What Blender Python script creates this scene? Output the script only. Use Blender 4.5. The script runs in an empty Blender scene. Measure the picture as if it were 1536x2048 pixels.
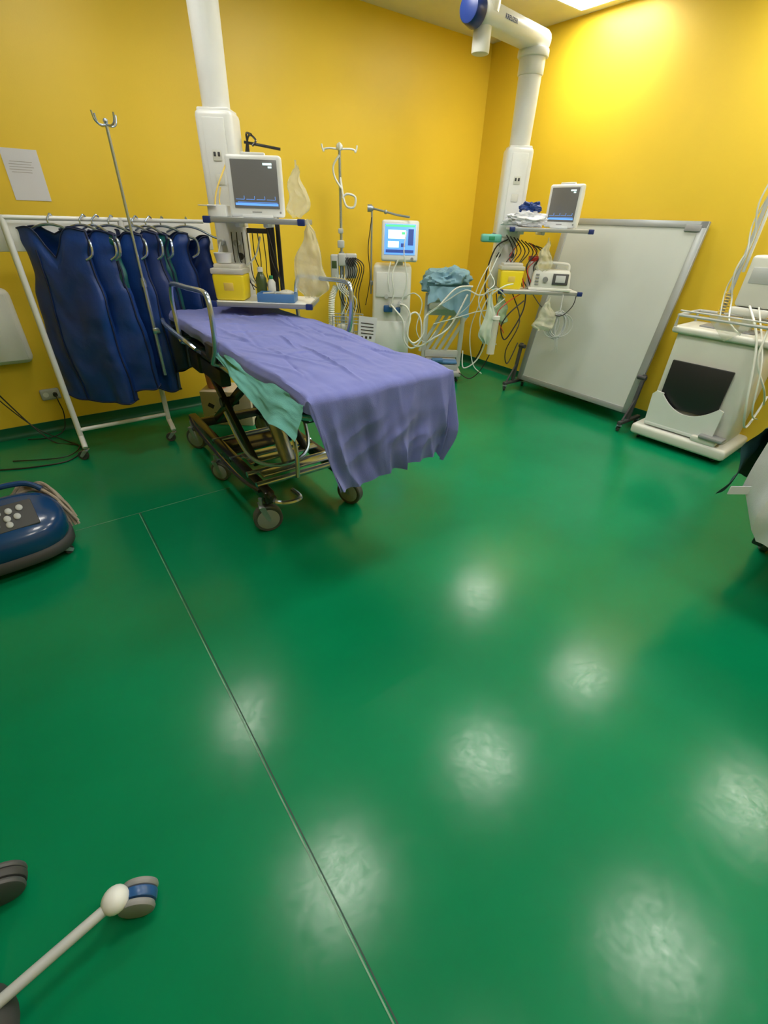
import bpy,bmesh,math,random
from mathutils import Vector,Matrix,noise
random.seed(7)
S=bpy.context.scene
S.view_settings.view_transform='Standard'
COL=S.collection
H=1.55
CEIL=3.0;YA=4.38;XB=4.47;XL=-2.6;YN=-2.6
A37=-math.radians(37.3)
FW=Vector((.606,.7955,0));RT=Vector((.7955,-.606,0))
def RF(r,f,z=0): return Vector((FW.x*f+RT.x*r,FW.y*f+RT.y*r,z))
# ---------------- materials
MC={}
def mat(name,col,rough=.5,metal=0,var=.06,scale=6,bump=0,bscale=60,emit=0,alpha=1,trans=0,coat=0,sheen=0,stretch=None):
    if name in MC: return MC[name]
    m=bpy.data.materials.new(name);m.use_nodes=True;nt=m.node_tree;p=nt.nodes['Principled BSDF']
    tc=nt.nodes.new('ShaderNodeTexCoord');mp=nt.nodes.new('ShaderNodeMapping')
    nt.links.new(tc.outputs['Object'],mp.inputs[0])
    if stretch: mp.inputs['Scale'].default_value=stretch
    n=nt.nodes.new('ShaderNodeTexNoise');n.inputs['Scale'].default_value=scale;n.inputs['Detail'].default_value=4
    nt.links.new(mp.outputs[0],n.inputs['Vector'])
    r=nt.nodes.new('ShaderNodeValToRGB')
    r.color_ramp.elements[0].position=.3;r.color_ramp.elements[1].position=.7
    r.color_ramp.elements[0].color=[c*(1-var) for c in col]+[1];r.color_ramp.elements[1].color=[min(1,c*(1+var)) for c in col]+[1]
    nt.links.new(n.outputs[0],r.inputs[0]);nt.links.new(r.outputs[0],p.inputs['Base Color'])
    p.inputs['Roughness'].default_value=rough;p.inputs['Metallic'].default_value=metal
    p.inputs['Coat Weight'].default_value=coat
    p.inputs['Sheen Weight'].default_value=sheen
    if bump:
        b=nt.nodes.new('ShaderNodeBump');b.inputs['Strength'].default_value=bump;b.inputs['Distance'].default_value=.01
        n2=nt.nodes.new('ShaderNodeTexNoise');n2.inputs['Scale'].default_value=bscale;n2.inputs['Detail'].default_value=3
        nt.links.new(mp.outputs[0],n2.inputs['Vector'])
        nt.links.new(n2.outputs[0],b.inputs['Height']);nt.links.new(b.outputs[0],p.inputs['Normal'])
    if emit:
        nt.links.new(r.outputs[0],p.inputs['Emission Color']);p.inputs['Emission Strength'].default_value=emit
    if alpha<1: p.inputs['Alpha'].default_value=alpha
    if trans: p.inputs['Transmission Weight'].default_value=trans
    MC[name]=m;return m
WALL=mat('wall_yellow',(.77,.545,.036),.45,var=.03,scale=1.5,bump=.05,bscale=180)
CEILM=mat('ceiling_cream',(.72,.70,.60),.8,var=.03)
BASEB=mat('cove_green',(.004,.10,.05),.35)
WHITE=mat('white_enamel',(.74,.77,.80),.32,var=.03)
CREAM=mat('cream_plastic',(.66,.68,.66),.42,var=.03)
GREY=mat('grey_plastic',(.25,.26,.28),.5)
LGREY=mat('light_grey_plastic',(.48,.51,.54),.45)
DARK=mat('black_plastic',(.015,.015,.018),.45)
DGREY=mat('dark_grey_rubber',(.05,.052,.058),.6)
WHEEL=mat('wheel_grey',(.075,.08,.088),.5)
HUBG=mat('wheel_hub_grey',(.28,.32,.35),.45)
CHROME=mat('chrome',(.46,.55,.72),.2,metal=.8,var=.03)
STEEL=mat('brushed_steel',(.36,.42,.52),.35,metal=.6,var=.08,scale=30)
BRONZE=mat('dark_steel',(.030,.030,.034),.22,metal=.0,var=.15)
SHEET=mat('periwinkle_cotton',(.142,.168,.48),.85,var=.05,scale=4,bump=.25,bscale=350,sheen=.12)
TEAL=mat('teal_cotton',(.15,.46,.45),.85,var=.06,bump=.2,bscale=300)
NAVY=mat('apron_royal_blue',(.007,.042,.225),.42,var=.25,scale=5,bump=.3,bscale=22)
NAVY2=mat('apron_navy',(.006,.028,.155),.45,var=.2,scale=5,bump=.15,bscale=40)
ATEAL=mat('apron_teal',(.004,.10,.11),.5,var=.2,scale=5,bump=.15,bscale=40)
PIPE=mat('dark_piping',(.003,.012,.06),.6)
LBLUE=mat('pale_blue_cloth',(.20,.37,.49),.85,var=.10,scale=9,bump=.2,bscale=200)
DGREEN=mat('dark_green_cloth',(.005,.05,.06),.85,var=.1)
WCLOTH=mat('white_cloth',(.66,.69,.78),.85,var=.04,bump=.2,bscale=250)
YEL=mat('sharps_yellow',(.85,.68,.02),.4,var=.03)
TRANSW=mat('frosted_plastic',(.75,.76,.72),.3,alpha=.62)
BAG=mat('clear_bag',(.72,.72,.58),.25,alpha=.42,bump=.6,bscale=35)
TUBEC=mat('clear_tubing',(.72,.78,.78),.2,alpha=.75)
TUBEW=mat('white_tubing',(.76,.79,.78),.35)
BLUEP=mat('blue_plastic',(.02,.09,.28),.3)
TRAYB=mat('tray_blue',(.08,.22,.5),.4)
CAPB=mat('navy_cap',(.01,.03,.16),.3)
UNITB=mat('warmer_blue',(.006,.05,.17),.25,coat=.3)
RED=mat('red_plastic',(.5,.03,.02),.4)
PINK=mat('salmon_plastic',(.62,.27,.22),.55)
GREENP=mat('green_plastic',(.02,.25,.12),.4)
TEALP=mat('teal_plastic',(.12,.45,.40),.4)
CARD=mat('cardboard_white',(.70,.64,.52),.8,var=.08)
INK=mat('ink',(.05,.04,.04),.7)
INKG=mat('grey_ink',(.35,.35,.38),.8)
PAPER=mat('paper',(.64,.66,.76),.8,var=.02)
BOARD=mat('whiteboard_grey',(.52,.56,.56),.3,var=.05,scale=1.2)
ALU=mat('aluminium',(.34,.37,.39),.38,metal=.4,var=.04)
SCR=mat('screen_grey',(.085,.085,.08),.25,var=.02,emit=.7)
SCRB=mat('screen_blue',(.10,.28,.75),.25,emit=1.2)
SCRW=mat('screen_white',(.62,.85,.85),.25,emit=1.2)
SCRG=mat('screen_green',(.08,.55,.22),.25,emit=1.0)
SCRN=mat('screen_navy',(.02,.05,.22),.25,emit=1.0)
BROWN=mat('brown_bottle',(.06,.10,.04),.2)
YCORD=mat('yellow_cord',(.75,.55,.12),.5)
POUCH=mat('pouch',(.6,.70,.62),.4,alpha=.85,bump=.4,bscale=30)
GBAG=mat('green_bag',(.35,.52,.36),.4,alpha=.75,bump=.4,bscale=30)
HOSEG=mat('hose_grey',(.34,.29,.24),.5,var=.2,scale=40)
LAMP=mat('lamp_panel',(1,.955,.86),.5,var=.005,emit=25)
# floor material
FLOOR=bpy.data.materials.new('floor_green_vinyl');FLOOR.use_nodes=True
nt=FLOOR.node_tree;p=nt.nodes['Principled BSDF'];L=nt.links.new
tc=nt.nodes.new('ShaderNodeTexCoord')
n1=nt.nodes.new('ShaderNodeTexNoise');n1.inputs['Scale'].default_value=1.3;n1.inputs['Detail'].default_value=6
r1=nt.nodes.new('ShaderNodeValToRGB');r1.color_ramp.elements[0].color=(.001,.180,.072,1);r1.color_ramp.elements[1].color=(.002,.228,.096,1)
r1.color_ramp.elements[0].position=.3;r1.color_ramp.elements[1].position=.7
L(tc.outputs['Object'],n1.inputs['Vector']);L(n1.outputs[0],r1.inputs[0]);L(r1.outputs[0],p.inputs['Base Color'])
def nz(sc,det,ro,dist,loc=0):
    mp=nt.nodes.new('ShaderNodeMapping');mp.inputs['Location'].default_value=(loc,loc,0);L(tc.outputs['Object'],mp.inputs[0])
    n=nt.nodes.new('ShaderNodeTexNoise');n.inputs['Scale'].default_value=sc;n.inputs['Detail'].default_value=det;n.inputs['Roughness'].default_value=ro;n.inputs['Distortion'].default_value=dist
    L(mp.outputs[0],n.inputs['Vector']);return n.outputs[0]
def mrange(a,f0,f1,t0,t1):
    r=nt.nodes.new('ShaderNodeMapRange');r.inputs[1].default_value=f0;r.inputs[2].default_value=f1;r.inputs[3].default_value=t0;r.inputs[4].default_value=t1
    L(a,r.inputs[0]);return r.outputs[0]
p.inputs['Roughness'].default_value=.24
p.inputs['Specular IOR Level'].default_value=.15
nA=nz(16,9,.75,.8);nB=nz(42,9,.8,.7,3)
L(mrange(nB,.36,.64,.10,.40),p.inputs['Coat Weight'])
L(mrange(nA,.36,.64,.07,.20),p.inputs['Coat Roughness'])
b2=nt.nodes.new('ShaderNodeBump');b2.inputs['Strength'].default_value=.16;b2.inputs['Distance'].default_value=.0018
L(nA,b2.inputs['Height']);L(b2.outputs[0],p.inputs['Coat Normal'])
# ---------------- mesh builder
def catmull(pts,k=6,closed=False):
    P=[Vector(q) for q in pts];n=len(P);o=[]
    rng=range(n if closed else n-1)
    for i in rng:
        if closed: a,b_,c,d=P[(i-1)%n],P[i],P[(i+1)%n],P[(i+2)%n]
        else: a,b_,c,d=P[max(i-1,0)],P[i],P[i+1],P[min(i+2,n-1)]
        for j in range(k):
            t=j/k
            o.append(.5*((2*b_)+(c-a)*t+(2*a-5*b_+4*c-d)*t*t+(3*b_-a-3*c+d)*t**3))
    if not closed:o.append(P[-1])
    return o
class MB:
    def __init__(s): s.bm=bmesh.new()
    def _add(s,b2,M=None):
        if M is not None: bmesh.ops.transform(b2,matrix=M,verts=b2.verts)
        me=bpy.data.meshes.new('t');b2.to_mesh(me);b2.free();s.bm.from_mesh(me);bpy.data.meshes.remove(me);return s
    def box(s,c,d,bev=0,R=None,seg=2,taper=None):
        b=bmesh.new();bmesh.ops.create_cube(b,size=1)
        for v in b.verts:
            if taper and v.co.z>0: v.co.x*=taper[0];v.co.y*=taper[1]
            v.co=Vector((v.co.x*d[0],v.co.y*d[1],v.co.z*d[2]))
        if bev: bmesh.ops.bevel(b,geom=list(b.edges),offset=bev,segments=seg,affect='EDGES',profile=.5)
        M=Matrix.Translation(c)
        if R is not None: M=M@R.to_4x4()
        return s._add(b,M)
    def cyl(s,p1,p2,r,r2=None,n=20,bev=0):
        p1=Vector(p1);p2=Vector(p2);dv=p2-p1
        b=bmesh.new();bmesh.ops.create_cone(b,cap_ends=True,segments=n,radius1=r,radius2=r if r2 is None else r2,depth=dv.length)
        if bev:
            es=[e for e in b.edges if abs(e.verts[0].co.z-e.verts[1].co.z)<1e-6]
            bmesh.ops.bevel(b,geom=es,offset=bev,segments=2,affect='EDGES',profile=.5)
        M=Matrix.Translation((p1+p2)/2)@dv.to_track_quat('Z','Y').to_matrix().to_4x4()
        return s._add(b,M)
    def sph(s,c,r,u=20,v=12,R=None):
        if not hasattr(r,'__len__'): r=(r,r,r)
        b=bmesh.new();bmesh.ops.create_uvsphere(b,u_segments=u,v_segments=v,radius=1)
        M=Matrix.Translation(c)
        if R is not None:M=M@R.to_4x4()
        return s._add(b,M@Matrix.Diagonal((*r,1)))
    def tube(s,pts,r,n=8,k=0,closed=False,flat=None):
        P=catmull(pts,k,closed) if k else [Vector(q) for q in pts]
        N=len(P);rs=r if hasattr(r,'__len__') else [r]*N
        if len(rs)!=N: rs=[rs[int(i*len(rs)/N)] for i in range(N)]
        b=s.bm;T=[]
        for i in range(N):
            if closed:t=P[(i+1)%N]-P[(i-1)%N]
            else:t=P[min(i+1,N-1)]-P[max(i-1,0)]
            T.append(t.normalized() if t.length>1e-9 else Vector((0,0,1)))
        up=Vector((0,0,1)) if abs(T[0].z)<.9 else Vector((1,0,0))
        nrm=(up-T[0]*up.dot(T[0])).normalized();rings=[]
        for i in range(N):
            nrm=(nrm-T[i]*nrm.dot(T[i]))
            nrm=nrm.normalized() if nrm.length>1e-6 else T[i].orthogonal().normalized()
            bn=T[i].cross(nrm)
            rings.append([b.verts.new(P[i]+(nrm*math.cos(2*math.pi*j/n)+bn*math.sin(2*math.pi*j/n))*rs[i]) for j in range(n)])
        for i in range(N if closed else N-1):
            a,c=rings[i],rings[(i+1)%N]
            for j in range(n): b.faces.new((a[j],a[(j+1)%n],c[(j+1)%n],c[j]))
        if not closed:
            b.faces.new(rings[0][::-1]);b.faces.new(rings[-1])
        return s
    def lathe(s,prof,c=(0,0,0),n=28,R=None):
        b=bmesh.new();rings=[]
        for r,z in prof: rings.append([b.verts.new((max(r,1e-4)*math.cos(2*math.pi*j/n),max(r,1e-4)*math.sin(2*math.pi*j/n),z)) for j in range(n)])
        for i in range(len(rings)-1):
            for j in range(n): b.faces.new((rings[i][j],rings[i][(j+1)%n],rings[i+1][(j+1)%n],rings[i+1][j]))
        M=Matrix.Translation(c)
        if R is not None:M=M@R.to_4x4()
        return s._add(b,M)
    def grid(s,f,nu,nv,closeu=False,cap=None):
        b=s.bm;V=[[None]*(nu+(0 if closeu else 1)) for _ in range(nv+1)]
        for j in range(nv+1):
            for i in range(nu+(0 if closeu else 1)):
                q=f(i/nu,j/nv);V[j][i]=b.verts.new(q) if q is not None else None
        W=nu if closeu else nu+1
        for j in range(nv):
            for i in range(nu):
                i2=(i+1)%W if closeu else i+1
                fs=[V[j][i],V[j][i2],V[j+1][i2],V[j+1][i]]
                if all(fs): b.faces.new(fs)
        return s
    def prism(s,poly,a,t,axis='x'):
        b=bmesh.new()
        def P(q,w):
            return {'x':(w,q[0],q[1]),'y':(q[0],w,q[1]),'z':(q[0],q[1],w)}[axis]
        lo=[b.verts.new(P(q,a)) for q in poly];hi=[b.verts.new(P(q,a+t)) for q in poly];n=len(poly)
        b.faces.new(lo);b.faces.new(hi)
        for i in range(n): b.faces.new((lo[i],lo[(i+1)%n],hi[(i+1)%n],hi[i]))
        bmesh.ops.recalc_face_normals(b,faces=b.faces)
        return s._add(b)
    def mesh(s,name):
        bmesh.ops.recalc_face_normals(s.bm,faces=s.bm.faces)
        me=bpy.data.meshes.new(name);s.bm.to_mesh(me);s.bm.free()
        fin(me);return me
    def split(s,name):
        bm=s.bm;seen=set();out=[]
        for v0 in list(bm.verts):
            if v0 in seen: continue
            st=[v0];isl=[];seen.add(v0)
            while st:
                v=st.pop();isl.append(v)
                for e in v.link_edges:
                    w=e.other_vert(v)
                    if w not in seen: seen.add(w);st.append(w)
            idx={v:i for i,v in enumerate(isl)};fs=set(f for v in isl for f in v.link_faces)
            me=bpy.data.meshes.new(name);me.from_pydata([v.co.copy() for v in isl],[],[[idx[v] for v in f.verts] for f in fs])
            b2=bmesh.new();b2.from_mesh(me);bmesh.ops.recalc_face_normals(b2,faces=b2.faces);b2.to_mesh(me);b2.free();fin(me);out.append(me)
        bm.free();return out
def fin(me):
    for f in me.polygons:f.use_smooth=True
    try: me.set_sharp_from_angle(angle=math.radians(38))
    except Exception: pass
SPLIT={'front_panel','cross_bar','outlet_plate','gas_connector','clamp','outlet_socket','end_cap','button','connector_block','port','support_post','red_cable','yellow_lead','clear_hose','cable','waveform_window','menu_panel','status_icon','shelf_bracket','printed_line','printed_mark','socket_insert','breathing_hose','clear_tube','document_stack','post','packet','rail_latch','foot_bar','corrugated_hose','status_bar','steering_bar','pump_module'}
def Rz(a): return Matrix.Rotation(a,3,'Z')
def Rx(a): return Matrix.Rotation(a,3,'X')
def Ry(a): return Matrix.Rotation(a,3,'Y')
class Thing:
    def __init__(s,name,label,cat,loc=(0,0,0),rot=0,group=None,mb=None,m=None):
        s.o=bpy.data.objects.new(name,mb.mesh(name) if mb else None)
        if m: s.o.data.materials.append(m)
        COL.objects.link(s.o);s.o.location=loc;s.o.rotation_euler=(0,0,rot)
        if not mb: s.o.empty_display_size=.1
        s.o['label']=label;s.o['category']=cat
        if group:s.o['group']=group
    def part(s,name,mb,m,parent=None,label=None,loc=None,data=None,rot=0):
        if not data and name in SPLIT:
            r=None
            for me in mb.split(name):
                me.materials.append(m);o=bpy.data.objects.new(name,me);COL.objects.link(o);o.parent=parent or s.o;r=r or o
            return r
        me=data if data else mb.mesh(name)
        if not data: me.materials.append(m)
        o=bpy.data.objects.new(name,me);COL.objects.link(o);o.parent=parent or s.o
        if loc:o.location=loc
        if rot:o.rotation_euler=(0,0,rot)
        if label:o['label']=label
        return o
def struct(name,mb,m):
    o=bpy.data.objects.new(name,mb.mesh(name));o.data.materials.append(m);COL.objects.link(o);o['kind']='structure';return o
CM={}
def caster(T,loc,r=.06,w=.03,rot=0,wm=None,parent=None,stem=.05,hub=False):
    key=(r,w,stem,(wm or WHEEL).name,hub)
    if key not in CM:
        f=MB()
        f.cyl((0,0,2*r+.005),(0,0,2*r+stem),.011)
        f.box((0,.0,2*r+.004),(.03,w+.022,.008),.003)
        for sy in(-1,1): f.prism([(-.017,2*r+.006),(.017,2*r+.006),(.035+.012,r),(.035,r-.012),(.02,r)],sy*(w/2+.006)-.002,.004,'y')
        wh=MB();cx=.03
        wh.lathe([(.004,-w/2-.002),(r*.35,-w/2-.002),(r*.42,-w/2+.003),(r*.7,-w/2+.003),(r*.75,-w/2),(r*.93,-w/2),(r,-w/2+.005),(r,w/2-.005),(r*.93,w/2),(r*.75,w/2),(r*.7,w/2-.003),(r*.42,w/2-.003),(r*.35,w/2+.002),(.004,w/2+.002)],(cx,0,r),28,Rx(math.pi/2))
        fm=f.mesh('caster');fm.materials.append(STEEL)
        wm_=wh.mesh('wheel');wm_.materials.append(wm or WHEEL)
        hm=None
        if hub:
            hb=MB()
            hb.lathe([(.001,-w/2-.008),(r*.6,-w/2-.007),(r*.76,-w/2-.001),(r*.76,w/2+.001),(r*.6,w/2+.007),(.001,w/2+.008)],(cx,0,r),28,Rx(math.pi/2))
            hm=hb.mesh('hub_cap');hm.materials.append(HUBG)
        CM[key]=(fm,wm_,hm)
    fm,wm_,hm=CM[key]
    a=T.part('caster',None,None,parent,loc=loc,data=fm,rot=rot);T.part('wheel',None,None,a,data=wm_)
    if hm: T.part('hub_cap',None,None,a,data=hm)
    return a
# ---------------- room
struct('floor',MB().box(((XL+XB)/2,(YN+YA)/2,-.05),(XB-XL,YA-YN,.1)),FLOOR)
struct('ceiling',MB().box(((XL+XB)/2,(YN+YA)/2,CEIL+.05),(XB-XL,YA-YN,.1)),CEILM)
struct('wall_back',MB().box(((XL+XB)/2,YA+.05,CEIL/2),(XB-XL+.2,.1,CEIL)),WALL)
struct('wall_right',MB().box((XB+.05,(YN+YA)/2,CEIL/2),(.1,YA-YN,CEIL)),WALL)
struct('wall_left',MB().box((XL-.05,(YN+YA)/2,CEIL/2),(.1,YA-YN,CEIL)),WALL)
struct('wall_front',MB().box(((XL+XB)/2,YN-.05,CEIL/2),(XB-XL+.2,.1,CEIL)),WALL)
prof=[(0,0),(.035,0),(.018,.006),(.009,.018),(.006,.04),(.006,.085),(0,.085)]
struct('baseboard_back',MB().prism([(YA-a,z) for a,z in prof],XL,XB-XL,'x'),BASEB)
struct('baseboard_right',MB().prism([(XB-a,z) for a,z in prof],YN,YA-YN,'y'),BASEB)
SEAM=mat('seam_weld',(.13,.30,.20),.4,var=.5,scale=9)
SEAMD=mat('seam_dark',(.002,.05,.03),.5)  # dark green line running beside the pale weld strip
struct('trim_1',MB().box((.185,.05,.0006),(.004,5.3,.0012)),SEAM)
struct('trim_2',MB().box((.193,.05,.0005),(.004,5.3,.001)),SEAMD)
struct('trim_3',MB().box((.3,2.705,.0005),(.9,.003,.001)),SEAM)
for (x,y) in [(.66,3.05),(.66,1.3),(.66,-.45),(2.38,3.05),(2.38,1.3),(2.38,-.45),(4.1,3.05),(4.1,1.3),(4.1,-.45)]:
    if x>4: x=4.08
    T=Thing('ceiling_light','square recessed ceiling light panel glowing warm white','light',(x,y,CEIL),0,'recessed ceiling panels')
    f=MB()
    for sx,sy,dx,dy in((0,-.27,.56,.02),(0,.27,.56,.02),(-.27,0,.02,.52),(.27,0,.02,.52)): f.box((sx,sy,-.006),(dx,dy,.012),.002)
    T.part('light_frame',f,WHITE);T.part('light_panel',MB().box((0,0,-.004),(.52,.52,.006)),LAMP)
# ---------------- stretcher
def build_stretcher():
    T=Thing('hospital_stretcher','wheeled chrome hospital stretcher with raised side rails and dark undercarriage','stretcher',(1.04,2.6,0))
    L_=lambda x,y,z:(x-1.04,y-2.6,z)
    b=MB()
    for x in(.79,1.30):
        b.box(L_(x,2.8,.215),(.06,1.42,.08),.012)
        b.tube([L_(x,2.12,.235),L_(x,2.05,.235)],.02)
    b.box(L_(1.045,3.4,.21),(.5,.06,.06),.01);b.box(L_(1.045,2.9,.19),(.5,.2,.02),.005)
    T.part('base_frame',b,BRONZE)
    b=MB()
    for y,z in((2.2,.255),(2.34,.26),(2.62,.24),(2.95,.24)):
        b.cyl(L_(.76,y,z),L_(1.33,y,z),.018)
    T.part('cross_bar',b,CHROME)
    b=MB()
    for y in(2.27,2.46,2.55): b.box(L_(1.05,y,.275),(.46,.07,.014),.004)
    b.tube([L_(.80,2.14,.22),L_(.80,2.03,.22),L_(.86,1.985,.22),L_(.93,2.0,.22),L_(.93,2.1,.22)],.014,k=5)
    T.part('foot_bar',b,CHROME)
    b=MB();b.tube([L_(.73,3.3,.29),L_(.715,3.1,.27),L_(.715,2.4,.25),L_(.75,2.14,.25)],.012,k=5)
    T.part('brake_bar',b,BRONZE)
    for x,y,r in((.74,2.12,-.25),(1.31,2.13,-1.1),(.76,3.46,-.9),(1.30,3.44,-1.2)):
        caster(T,L_(x,y,0),.083,.05,r,WHEEL,hub=True)
    caster(T,L_(.73,2.86,0),.068,.035,-.9,WHEEL,hub=True)
    for x in(.86,1.20):
        b=MB()
        b.box(L_(x,2.85,.53),(.035,1.0,.055),.01,Rx(math.radians(32)))
        b.box(L_(x+.045,2.85,.53),(.035,1.0,.055),.01,Rx(math.radians(-32)))
        b.cyl(L_(x-.03,2.85,.53),L_(x+.08,2.85,.53),.03)
        T.part('scissor_arm',b,BRONZE)
    b=MB();b.cyl(L_(1.04,2.35,.26),L_(1.04,2.75,.78),.035);b.cyl(L_(1.04,2.35,.26),L_(1.04,2.55,.51),.045)
    T.part('hydraulic_cylinder',b,STEEL)
    b=MB()
    b.tube([L_(.78,2.62,.55),L_(.80,2.35,.36),L_(.95,2.22,.33),L_(1.15,2.3,.37),L_(1.24,2.6,.6)],.012,k=6)
    b.tube([L_(.98,2.12,.28),L_(1.0,2.16,.45),L_(1.02,2.3,.62),L_(1.03,2.5,.78)],.013,k=6)
    T.part('steering_bar',b,CHROME)
    b=MB()
    b.tube([L_(.755,1.62,.865),L_(.755,3.45,.865),L_(.80,3.55,.865),L_(1.30,3.55,.865),L_(1.44,3.5,.865),L_(1.47,3.4,.865),L_(1.47,1.62,.865),L_(1.42,1.56,.865),L_(.8,1.56,.865)],.017,closed=True)
    for y in(1.8,2.3,2.9,3.3): b.cyl(L_(.755,y,.85),L_(1.47,y,.85),.014)
    b.tube([L_(.73,3.5,.93),L_(.70,3.3,.93),L_(.71,2.95,.905),L_(.74,2.85,.87)],.013,k=5)
    T.part('upper_frame',b,CHROME)
    b=MB();b.box(L_(1.12,2.55,.80),(.55,1.7,.05),.01);b.box(L_(.80,2.75,.76),(.06,.35,.1),.01);b.box(L_(.85,3.2,.72),(.1,.2,.14),.02)
    T.part('deck',b,DARK)
    b=MB();b.box(L_(1.115,2.54,.925),(.67,1.98,.085),.035,seg=3)
    T.part('mattress',b,DARK)
    for x,ya,yb in((.715,3.02,2.37),(1.585,3.15,2.48)):
        b=MB();z0=.86
        b.tube([(x-1.04,ya-2.6+.03,z0+.02),(x-1.04,ya-2.6+.05,1.08),(x-1.04,ya-2.6+.01,1.18),(x-1.04,ya-2.6-.07,1.205),(x-1.04,(ya+yb)/2-2.6,1.215),(x-1.04,yb-2.6+.06,1.225),(x-1.04,yb-2.6+.0,1.19),(x-1.04,yb-2.6-.005,1.08),(x-1.04,yb-2.6+.02,.97),(x-1.04,yb-2.6+.10,z0+.02)],.0135,k=5,n=10)
        s=1 if x<1 else -1;w_=.05 if x<1 else .12
        b.cyl((x-1.04,ya-2.6+.03,z0+.02),(x-1.04+s*w_,ya-2.6+.03,z0),.014);b.cyl((x-1.04,yb-2.6+.1,z0+.02),(x-1.04+s*w_,yb-2.6+.1,z0),.014)
        T.part('side_rail',b,CHROME)
    b=MB()
    b.box(L_(.725,2.50,.93),(.03,.12,.09),.01);b.box(L_(.73,2.62,.88),(.02,.14,.03),.006)
    T.part('rail_latch',b,DARK)
    px,py=.672,3.53
    b=MB();b.cyl(L_(px,py,.56),L_(px,py,1.18),.0135);b.cyl(L_(px,py,1.15),L_(px,py,1.95),.0085);b.cyl(L_(px,py,1.13),L_(px,py,1.17),.018)
    for a in range(4):
        an=a*math.pi/2+.5;dx,dy=math.cos(an),math.sin(an)
        b.tube([L_(px,py,1.935),L_(px+dx*.035,py+dy*.035,1.93),L_(px+dx*.065,py+dy*.065,1.945),L_(px+dx*.075,py+dy*.075,1.985)],.005,k=4)
    b.sph(L_(px,py,1.95),.013)
    b.box(L_(px+.02,py,.86),(.07,.03,.04),.006)
    T.part('iv_pole',b,CHROME)
build_stretcher()
def fbm(x,y,z=0,k=3):
    v=0;a=1
    for i in range(k): v+=a*noise.noise((x*(2**i),y*(2**i),z+i*7));a*=.5
    return v
def crease(x,y,x1,y1,x2,y2,w,h):
    dx,dy=x2-x1,y2-y1;l=dx*dx+dy*dy;t=max(0,min(1,((x-x1)*dx+(y-y1)*dy)/l))
    d=math.hypot(x-x1-dx*t,y-y1-dy*t);return h*math.exp(-(d/w)**2)*(math.sin(math.pi*min(1,max(0,t*.9+.05))))
CR=[]
for i in range(28):
    x=random.uniform(.8,1.46);y=random.uniform(1.5,3.2);l=random.uniform(.2,.8);a=random.uniform(-.45,.45)
    CR.append((x,y,x+l*math.sin(a),y+l*math.cos(a),random.uniform(.006,.013),random.choice((1,1,-.7))*random.uniform(.006,.012)))
for i in range(12):
    x=random.uniform(.8,1.3);y=random.uniform(1.6,3.2);l=random.uniform(.15,.35);a=random.uniform(1.0,2.1)
    CR.append((x,y,x+l*math.sin(a),y+l*math.cos(a),random.uniform(.006,.011),random.uniform(.005,.010)))
def ridge(x,y,z=0):
    n=noise.noise((x,y,z));return 1-2*abs(n)*1.6
def sheet(u,v):
    x0,x1,y0,y1,zt=.765,1.475,1.50,3.50,.985
    hl,hr,hf=.055,.24,.43
    W=x1-x0;Ln=y1-y0
    s=-hl+u*(W+hl+hr);t=-hf+v*(Ln+hf)
    ds=-s if s<0 else (s-W if s>W else 0);sd=-1 if s<0 else 1
    dt=-t if t<0 else 0
    x=min(max(s,0),W)+x0;y=max(t,0)+y0
    k=max(0,(y-3.2)/.3);x=x+(1.1-x)*.10*k
    z=zt+.012*fbm(x*3,y*3)+.006*abs(fbm(x*9,y*4,3))
    for c in CR: z+=crease(x,y,*c)
    if y<1.58: z-=.010*((1.58-y)/.08)**2
    wr=.010*fbm(x*7,z*7+y*3,2)
    if ds>0 and dt==0:
        ro=min(ds,.03);z-=ds*.97;x+=sd*(ro*.5+.008+.012*math.sin(y*17+2*math.sin(y*5))*min(1,ds/.1)+.04*ds)+wr
    elif dt>0 and ds==0:
        f=dt/hf;q=(x-x0)/W
        fo=.035*noise.noise((q*4.3+.3,f*.7,5.1))+.018*ridge(q*6.5,f*.9,2.2)+.012*noise.noise((q*14,f*1.6,9))+.010*ridge(q*3+f*2.5,f*3,7)*math.sin(math.pi*f)
        y-=min(dt,.02)*.7+.006+f**.8*(.012+fo*1.2)
        z-=dt*(.97+.05*noise.noise((q*3.1,1,4))+.05*(.5-q))
        x+=.11*f*(1-q)+.018*noise.noise((q*5,f*2,7))*f-.03*f*q
    elif ds>0 and dt>0:
        th=math.atan2(dt,ds);R_=math.hypot(ds,dt);dd=max(ds,dt);f=dt/hf
        q=0 if sd<0 else 1
        fo=.035*noise.noise((q*4.3+.3,f*.7,5.1))+.018*ridge(q*6.5,f*.9,2.2)
        fl=(.02+(.11 if sd>0 else .03)*min(R_,.3)*math.sin(2*th)*(1+.8*math.sin(th*9)))
        x+=sd*(fl*math.cos(th)+.008)+(.11*f if sd<0 else -.03*f);y-=fl*math.sin(th)*.8+.010+f**.8*(.012+fo*1.2)*.8
        z-=dd*.99+.03*math.sin(2*th)*min(1,R_/.3)
        x+=wr;y+=wr
    return Vector((x,y,z))
m=MB().grid(sheet,180,270)
Thing('bed_sheet','creased periwinkle-blue cotton sheet draped over the stretcher','sheet',mb=m,m=SHEET)
def interp0(u): return .02+.03*min(1,u*4)+.09*u**1.1+.03*noise.noise((u*5,2,1))
def teal(u,v):
    y=2.42-u*.92
    dep=interp0(u)
    z=.955-v*dep+.012*math.sin(y*13)*v
    x=.748-v*(.030+.045*min(1,u*1.6))-.012*math.sin(y*15+v*2)*v-.012*fbm(y*5,v*3)
    return Vector((x,y-.03*v*u,z))
m=MB().grid(teal,60,20)
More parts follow.
